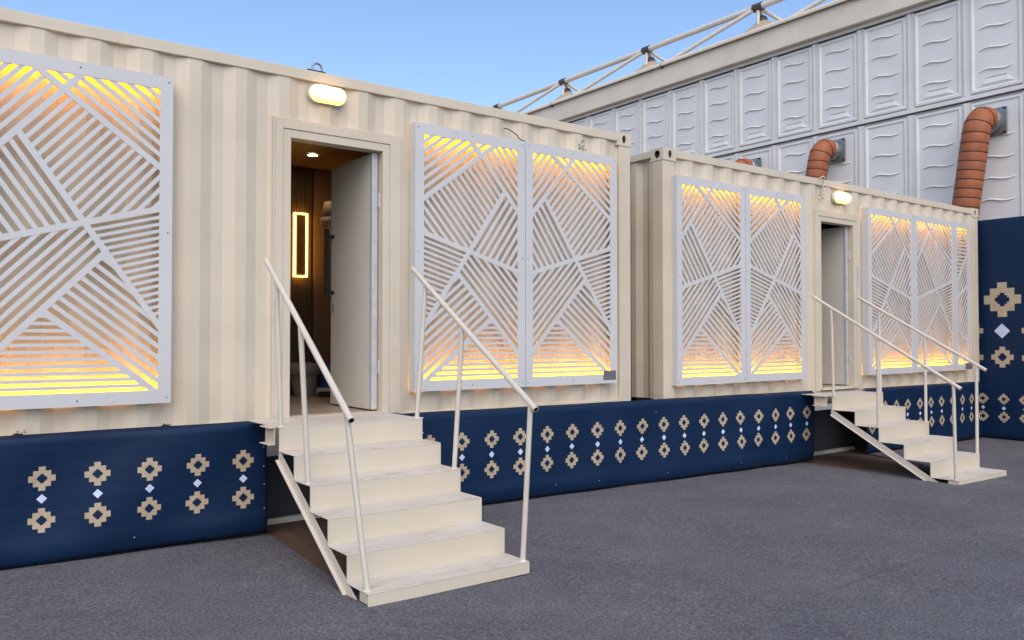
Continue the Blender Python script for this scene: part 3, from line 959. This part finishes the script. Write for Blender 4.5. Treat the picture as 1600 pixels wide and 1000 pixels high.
# ------------------------------------------------------------------ stairs
def stairs(x0, x1, y6, z6, run, rise, zg, rails, label):
    """six treads up to a landing; rails: for each side (x top end, x bottom end, y top, z top, y bottom, z bottom, posts)"""
    rt = root('metal_stairs', (x0, y6 - 5 * run, zg), label, 'stairs', 'cream metal stairs')
    t = 0.006
    for i in range(6):
        z = z6 - (5 - i) * rise
        yf = y6 - (5 - i) * run
        yb = yf + run if i < 5 else -0.062
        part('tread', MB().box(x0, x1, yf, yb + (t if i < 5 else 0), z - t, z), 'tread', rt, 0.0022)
        zl = z - rise if i else zg
        if i: part('riser', MB().box(x0 + .0006, x1 - .0006, yf, yf + t, zl + 0.0005, z - t - 0.0005), 'stair', rt)
        else: part('riser', MB().box(x0 + .0006, x1 - .0006, yf + .0005, yf + t, zg + 0.001, z - t - 0.0005), 'stair', rt)
    # bottom frame ends
    z1 = z6 - 5 * rise; yf = y6 - 5 * run
    for xx in (x0 + 0.004, x1 - 0.010):
        part('base_bracket', MB().box(xx, xx + 0.006, yf + 0.012, yf + 0.10, zg + 0.012, z1 - 0.010), 'stair', rt)
    # landing: channel ends left and right
    ch = 0.115
    for s, xe in ((-1, x0), (1, x1)):
        m = MB(); o = 0.045
        a, b = (xe - o, xe - 0.002) if s < 0 else (xe + 0.002, xe + o)
        ya, yb = (y6 + 0.06, y6 + 0.22) if s < 0 else (y6 + 0.06, y6 + 0.16)
        m.box(a, b, ya, yb, z6 - 0.010, z6 - 0.003); m.box(a, b, ya, yb, z6 - ch, z6 - ch + 0.007)
        w0, w1 = (b - 0.006, b) if s < 0 else (a, a + 0.006)
        m.box(w0, w1, ya, yb, z6 - ch + 0.0075, z6 - 0.0105)
        part('landing_channel', m, 'stair', rt, 0.0015)
    # stringers: angle bar along the inner corners of the steps, lip outwards
    sl = rise / run
    for sd_, xe in ((-1, x0 + 0.004), (1, x1 - 0.010)):
        yt, zt_ = y6 + 0.05, z6 - rise - 0.004 + 0.05 * sl
        yt, zt_ = y6 + 0.02, min(z6 - ch - 0.004, z6 - rise - 0.004 + 0.02 * sl)
        yb_ = yt - (zt_ - zg - 0.002) / sl
        dl_ = 0.062 / sl
        poly = [(yt, zt_), (yb_, zg + .002), (yb_ + dl_ + .02, zg + .002), (yt + 0.0, zt_ - 0.070)]
        m = MB().prism_yz(poly, xe, xe + 0.006)
        o = -0.020 if sd_ < 0 else 0.026
        xa_, xb_ = min(xe + .003, xe + o), max(xe + .003, xe + o)
        lip = [(poly[3][0], poly[3][1]), (poly[2][0], poly[2][1]), (poly[2][0] - .012, poly[2][1]), (poly[3][0], poly[3][1] + .007)]
        m.prism_yz(lip, xa_, xb_)
        part('stringer', m, 'rail', rt, 0.001)
    # handrails
    for (xt, xb, ya, za, yb_, zb_, posts) in rails:
        a = Vector((xt, ya, za)); b = Vector((xb, yb_, zb_)); dv = (b - a).normalized()
        h = MB(); r = 0.0178
        h.tube([a, b], r, 16, cap=False)
        c = part('handrail', h, 'rail', rt)
        m = MB(); m.tube([b - dv * .05, b + dv * 0.0003], r * 0.80, 14, cap=False)
        m.add([b - dv * .03 + Vector((r * .79 * math.cos(t_), 0, r * .79 * math.sin(t_))) for t_ in [j * PI / 7 for j in range(14)]], [tuple(range(14))])
        part('tube_bore', m, 'dark', c, fix=False)
        # annular lip at the open end
        m = MB()
        ref = dv.cross(Vector((1, 0, 0))).normalized(); bn = dv.cross(ref)
        ring = [(b + (ref * math.cos(t_) + bn * math.sin(t_)) * r, b + (ref * math.cos(t_) + bn * math.sin(t_)) * r * .8) for t_ in [j * PI / 8 for j in range(16)]]
        vs = [p for pr in ring for p in pr]
        m.add(vs, [(2 * j, 2 * ((j + 1) % 16), 2 * ((j + 1) % 16) + 1, 2 * j + 1) for j in range(16)])
        m.add([a + (ref * math.cos(t_) + bn * math.sin(t_)) * r for t_ in [j * PI / 8 for j in range(16)]], [tuple(range(16))])
        part('tube_lip', m, 'rail', c, fix=False)
        for (bx, by, bz, f) in posts:
            tp = a.lerp(b, f)
            part('post', MB().tube([(bx, by, bz), tp - Vector((0, 0, 0.010))], 0.0158, 12), 'rail', rt)
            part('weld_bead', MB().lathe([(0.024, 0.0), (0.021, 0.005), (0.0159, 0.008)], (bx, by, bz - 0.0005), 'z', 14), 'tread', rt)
    return rt
def frac(ya, yb, y): return (y - ya) / (yb - ya)
X0, X1 = 1.910, 2.935
stairs(X0, X1, -0.625, 0.690, 0.2415, 0.1455, gz(2.4) + 0.001,
       [(1.915, 1.862, -0.375, 1.744, -1.735, 0.826, [(1.935, -0.585, 0.691, .145), (1.930, -1.030, 0.400, .46), (1.935, -1.775, -0.037, .955)]),
        (2.965, 2.925, -0.430, 1.742, -1.905, 0.838, [(2.905, -0.600, 0.691, .13), (2.905, -1.080, 0.400, .46), (2.912, -1.800, -0.037, .965)])],
       'nearer cream metal stairs with tube handrails leading up to the open lit doorway')
stairs(8.205, 9.245, -0.450, 0.607, 0.266, 0.1475, gz(8.6) - 0.008,
       [(8.215, 8.200, -0.21, 1.708, -1.815, 0.753, [(8.225, -0.452, 0.608, .145), (8.222, -0.965, 0.312, .475), (8.225, -1.745, -0.131, .955)]),
        (9.245, 9.240, -0.15, 1.726, -1.595, 0.900, [(9.222, -0.430, 0.608, .18), (9.220, -0.960, 0.312, .553), (9.225, -1.500, 0.016, .93)])],
       'further cream metal stairs with tube handrails in front of the dim doorway')
# scrap of blue plastic under the nearer stairs
mb = MB()
mb.add([(1.955, -1.44, gz(2) + .004), (2.02, -1.60, gz(2) + .004), (2.10, -1.50, gz(2) + .05), (2.00, -1.40, gz(2) + .09), (2.06, -1.52, gz(2) + .11), (2.14, -1.40, gz(2) + .01)], [(0, 1, 4, 3), (1, 2, 4), (2, 5, 3, 4), (0, 3, 5)])
single('plastic_bag', mb, 'bluebag', (1.96, -1.44, gz(2)), 'crumpled blue plastic scrap under the foot of the nearer stairs', 'bag')

# ------------------------------------------------------------------ hall behind, at right angles to the containers
HX = 15.20
hall = root('exhibition_hall', (HX, 6, gz(15)), 'large hall with embossed white cladding panels and a tented truss roof behind the containers', 'hall')
HY0, HY1 = -3.0, 24.0
part('wall_core', MB().box(HX + 0.05, HX + 0.30, HY0, HY1, -0.4, 7.9), 'hallframe', hall)
part('roof_deck', MB().box(HX + 0.30, HX + 22, HY0, HY1, 7.55, 7.75), 'membrane', hall)
part('side_wall', MB().box(HX + 0.31, HX + 22, HY1 - 0.3, HY1, -0.4, 7.54), 'hallframe', hall)
part('side_wall', MB().box(HX + 0.31, HX + 22, HY0, HY0 + 0.3, -0.4, 7.54), 'hallframe', hall)
# rails between panel rows, each with a bright flashing
for z in (7.345, 5.450, 2.505):
    part('flashing_rail', MB().box(HX - 0.030, HX + 0.049, HY0, HY1, z - 0.005, z + 0.070), 'hallwhite', hall, 0.004)
    part('shadow_gap', MB().box(HX + 0.010, HX + 0.049, HY0, HY1, z - 0.015, z - 0.0055), 'node', hall)
part('fascia', MB().box(HX - 0.16, HX + 0.049, HY0, HY1, 7.417, 7.925), 'fascia', hall, 0.01)
g = MB()
gp = []
for k in range(13):
    a = -PI * 0.15 + PI * 1.3 * k / 12
    gp.append((HX - 0.17 + 0.075 * math.cos(a), 7.935 + 0.075 * math.sin(a)))
vv = [(x, HY0, z) for x, z in gp] + [(x, HY1, z) for x, z in gp]
g.add(vv, [(i, i + 1, i + 14, i + 13) for i in range(12)], True)
g.add([(x, HY0, z) for x, z in gp], [tuple(range(13))])
part('gutter', g, 'fascia', hall)
y = 0.2
JN = MB().box(-0.006, 0.006, -0.004, 0.004, -0.085, 0.085).mesh('gutter_joint', M['node'])
for yy in (3.2, 8.35, 12.6):
    part('gutter_joint', MB().tube([(HX - 0.17, yy, 7.935), (HX - 0.17, yy + 0.02, 7.935)], 0.080, 16), 'node', hall)
# cladding panels: bevelled field, wave ribs, bottom sill
PITCH_Y, PY0 = 1.0, 1.275
def panel_mesh(h):
    """origin at lower corner, width runs along -y, front towards -x"""
    mb = MB(); W_ = 0.86
    def ring(i, d): return [(-d, -i, i), (-d, -(W_ - i), i), (-d, -(W_ - i), h - i), (-d, -i, h - i)]
    R0, R1, R2, R3 = ring(0, 0.0), ring(0.012, 0.030), ring(0.050, 0.032), ring(0.080, 0.012)
    v = R0 + R1 + R2 + R3
    f = []
    for a in range(3):
        for k in range(4):
            j = (k + 1) % 4; f.append((a * 4 + k, a * 4 + j, a * 4 + 4 + j, a * 4 + 4 + k))
    f.append((12, 13, 14, 15))
    mb.add(v, f)
    return mb.mesh('cladding_panel', M['hallwhite'])
def wave_mesh():
    mb = MB(); n = 18; v = []
    for i in range(n + 1):
        t = i / n; yy = -(0.14 + 0.58 * t); zz = 0.028 * math.sin(2 * PI * (t - 0.02)) * (1 - 0.25 * t) + 0.012 * t
        d = 0.030 * math.sin(PI * t) ** 0.4 if 0 < t < 1 else 0
        v += [(-0.0115, yy, zz - 0.016), (-0.0115 - d, yy, zz - 0.006), (-0.0115, yy, zz + 0.020)]
    f = []
    for i in range(n):
        f += [(3 * i, 3 * i + 3, 3 * i + 4, 3 * i + 1), (3 * i + 1, 3 * i + 4, 3 * i + 5, 3 * i + 2)]
    mb.add(v, f, False)
    return mb.mesh('wave_rib', M['hallwhite'])
def sill_mesh():
    mb = MB()
    v = [(-0.0115, -0.10, 0.0), (-0.0115, -0.76, 0.0), (-0.0115, -0.62, 0.13), (-0.0115, -0.24, 0.13), (-0.032, -0.62, 0.045), (-0.032, -0.24, 0.045)]
    mb.add(v, [(0, 1, 4, 5), (1, 2, 4), (2, 3, 5, 4), (3, 0, 5)])
    return mb.mesh('panel_sill', M['hallwhite'])
def slot_mesh():
    return MB().box(-0.022, -0.011, -0.60, -0.27, 0.0, 0.014).mesh('panel_slot', M['hallframe'])
WV, SL, SO = wave_mesh(), sill_mesh(), slot_mesh()
PM = {}
MUL = MB().box(-0.020, 0.048, -0.062, 0.062, 0, 1.80).mesh('mullion', M['hallframe'])
rows = [(5.545, 1.755, range(-2, 14)), (2.600, 2.785, range(-3, 9)), (0.40, 2.0, range(-3, 4))]
for ri, (zb, h, rng) in enumerate(rows):
    PM[h] = panel_mesh(h)
    for k in rng:
        ytop = PY0 + k * PITCH_Y - 0.07           # left (far) edge of the panel in the picture
        if ytop - 0.9 < HY0: continue
        p = inst('cladding_panel', PM[h], (HX + 0.02, ytop, zb), hall)
        duct = ri == 1 and k in (0, 3, 5)
        if ri < 2:
            nw = 4 if ri == 0 else 6
            for q in range(nw):
                zz = zb + h - 0.27 - q * 0.375
                if duct and q < 1: continue
                inst('wave_rib', WV, (HX + 0.02, ytop, zz), p)
            inst('panel_slot', SO, (HX + 0.02, ytop, zb + 0.235), p)
            inst('panel_sill', SL, (HX + 0.02, ytop, zb + 0.085), p)
        mu = MB().box(HX - 0.004, HX + 0.049, ytop - 0.004, ytop + 0.144, zb - 0.020, zb + h + 0.020)
        m_ = part('mullion', mu, 'hallframe', hall)
        part('mullion_cover', MB().box(HX - 0.026, HX - 0.0125, ytop + 0.050, ytop + 0.098, zb - 0.018, zb + h + 0.018), 'hallwhite', m_)
        for bz in (0.25, 0.7, 1.15, 1.6):
            pass
# tented peaks and the tubular truss carrying them
TX, TZ = 16.20, 9.035
nodes = [-0.75, 2.83, 6.41, 10.02, 13.50, 16.95, 20.4, 23.8]
part('truss_chord', MB().tube([(TX, nodes[0] - 2, TZ), (TX, nodes[-1], TZ)], 0.075, 14), 'truss', hall)
for yn in nodes[1:-1]:
    nd = part('truss_node', MB().tube([(TX, yn - 0.13, TZ), (TX, yn + 0.13, TZ)], 0.098, 14), 'node', hall)
    part('strut', MB().tube([(TX, yn, TZ), (HX + 0.25, yn + 3.1, 7.98)], 0.050, 10), 'truss', hall)
    part('strut', MB().tube([(TX, yn, TZ), (TX + 1.3, yn - 1.1, 7.95)], 0.045, 10), 'truss', hall)
    part('strut', MB().tube([(TX, yn, TZ), (TX + 1.5, yn + 0.4, 7.95)], 0.045, 10), 'truss', hall)
    part('hanger', MB().tube([(TX, yn, TZ - .05), (TX - 0.05, yn - 0.02, 8.45)], [0.045, 0.03], 10), 'truss', hall)
    prof = []
    for i in range(15):
        t = i / 14
        prof.append((0.09 + 1.0 * t + 0.55 * t * t, 8.77 - 0.82 * t))
    cone = part('roof_peak', MB().lathe(prof, (TX + 0.15, yn, 0), 'z', 36, sx=0.72), 'membrane', hall)
    part('peak_cap', MB().lathe([(0.02, 8.86), (0.09, 8.84), (0.13, 8.76), (0.145, 8.725), (0.10, 8.71)], (TX + 0.15, yn, 0), 'z', 18), 'node', cone)

# ------------------------------------------------------------------ ducts from the hall wall
def bez(p, n=28):
    p = [Vector(q) for q in p]; out = []
    for i in range(n + 1):
        t = i / n
        a = [p[k].lerp(p[k + 1], t) for k in range(len(p) - 1)]
        while len(a) > 1: a = [a[k].lerp(a[k + 1], t) for k in range(len(a) - 1)]
        out.append(a[0])
    return out
def air_duct(fy, fz, end, r, label):
    rt = root('air_duct', (HX - 0.5, fy, fz), label, 'duct', 'orange ventilation ducts on the hall wall')
    part('flange_plate', MB().box(HX - 0.045, HX - 0.030, fy - 0.27, fy + 0.24, fz - 0.25, fz + 0.22), 'steel', rt, 0.003)
    part('collar', MB().lathe([(r * .99, 0.0), (r * .99, 0.20), (r * .96, 0.20)], (HX - 0.045, fy, fz), 'x', 28), 'steel', rt)
    for bx, bz in ((-0.24, 0.19), (0.21, 0.19), (-0.24, -0.22), (0.21, -0.22)):
        part('bolt', MB().tube([(HX - 0.03, fy + bx, fz + bz), (HX - 0.10, fy + bx, fz + bz)], 0.014, 8), 'black', rt)
    s0 = Vector((HX - 0.20, fy, fz)); e = Vector(end)
    path = bez([s0, s0 + Vector((-0.17, 0, 0.02)), s0 + Vector((-0.27, 0.015, -0.04)), s0 + Vector((-0.29, 0.05, -0.34))], 22)
    last = path[-1]; dv = e - last; n = max(2, int(dv.length / 0.045))
    path += [last + dv * (i / n) for i in range(1, n + 1)]
    # resample evenly, pinched at each wire rib
    ds = [0]
    for a, b in zip(path, path[1:]): ds.append(ds[-1] + (b - a).length)
    tot = ds[-1]
    def at(s):
        for i in range(len(ds) - 1):
            if ds[i + 1] >= s: return path[i].lerp(path[i + 1], (s - ds[i]) / max(1e-6, ds[i + 1] - ds[i]))
        return path[-1]
    pr = 0.155; N = int(tot / 0.0194)
    pts = [at(tot * i / N) for i in range(N + 1)]
    rad = [r * (1.0 - 0.030 * abs(math.cos(PI * (tot * i / N) / pr)) ** 6) for i in range(N + 1)]
    part('hose', MB().tube(pts, rad, 30, cap=False), 'duct', rt)
    k = 1
    while k * pr < tot - 0.02:
        c = at(k * pr); t = (at(k * pr + 0.02) - at(k * pr - 0.02)).normalized()
        ref = t.cross(Vector((0, 1, 0))).normalized(); bn = t.cross(ref)
        rr = r * 0.985
        loop = [c + (ref * math.cos(2 * PI * j / 32) + bn * math.sin(2 * PI * j / 32)) * rr for j in range(33)]
        part('wire_rib', MB().tube(loop, 0.0095, 6, cap=False), 'ductrib', rt)
        k += 1
air_duct(0.86, 4.985, (14.66, 1.20, 2.5), 0.218, 'orange flexible duct at the far right, longest of the three on the hall wall')
air_duct(3.86, 5.02, (14.62, 4.08, 3.6), 0.205, 'orange flexible duct above the further doorway, middle one of three')
air_duct(5.86, 4.98, (14.62, 5.95, 3.6), 0.205, 'orange flexible duct whose top just shows over the further container')
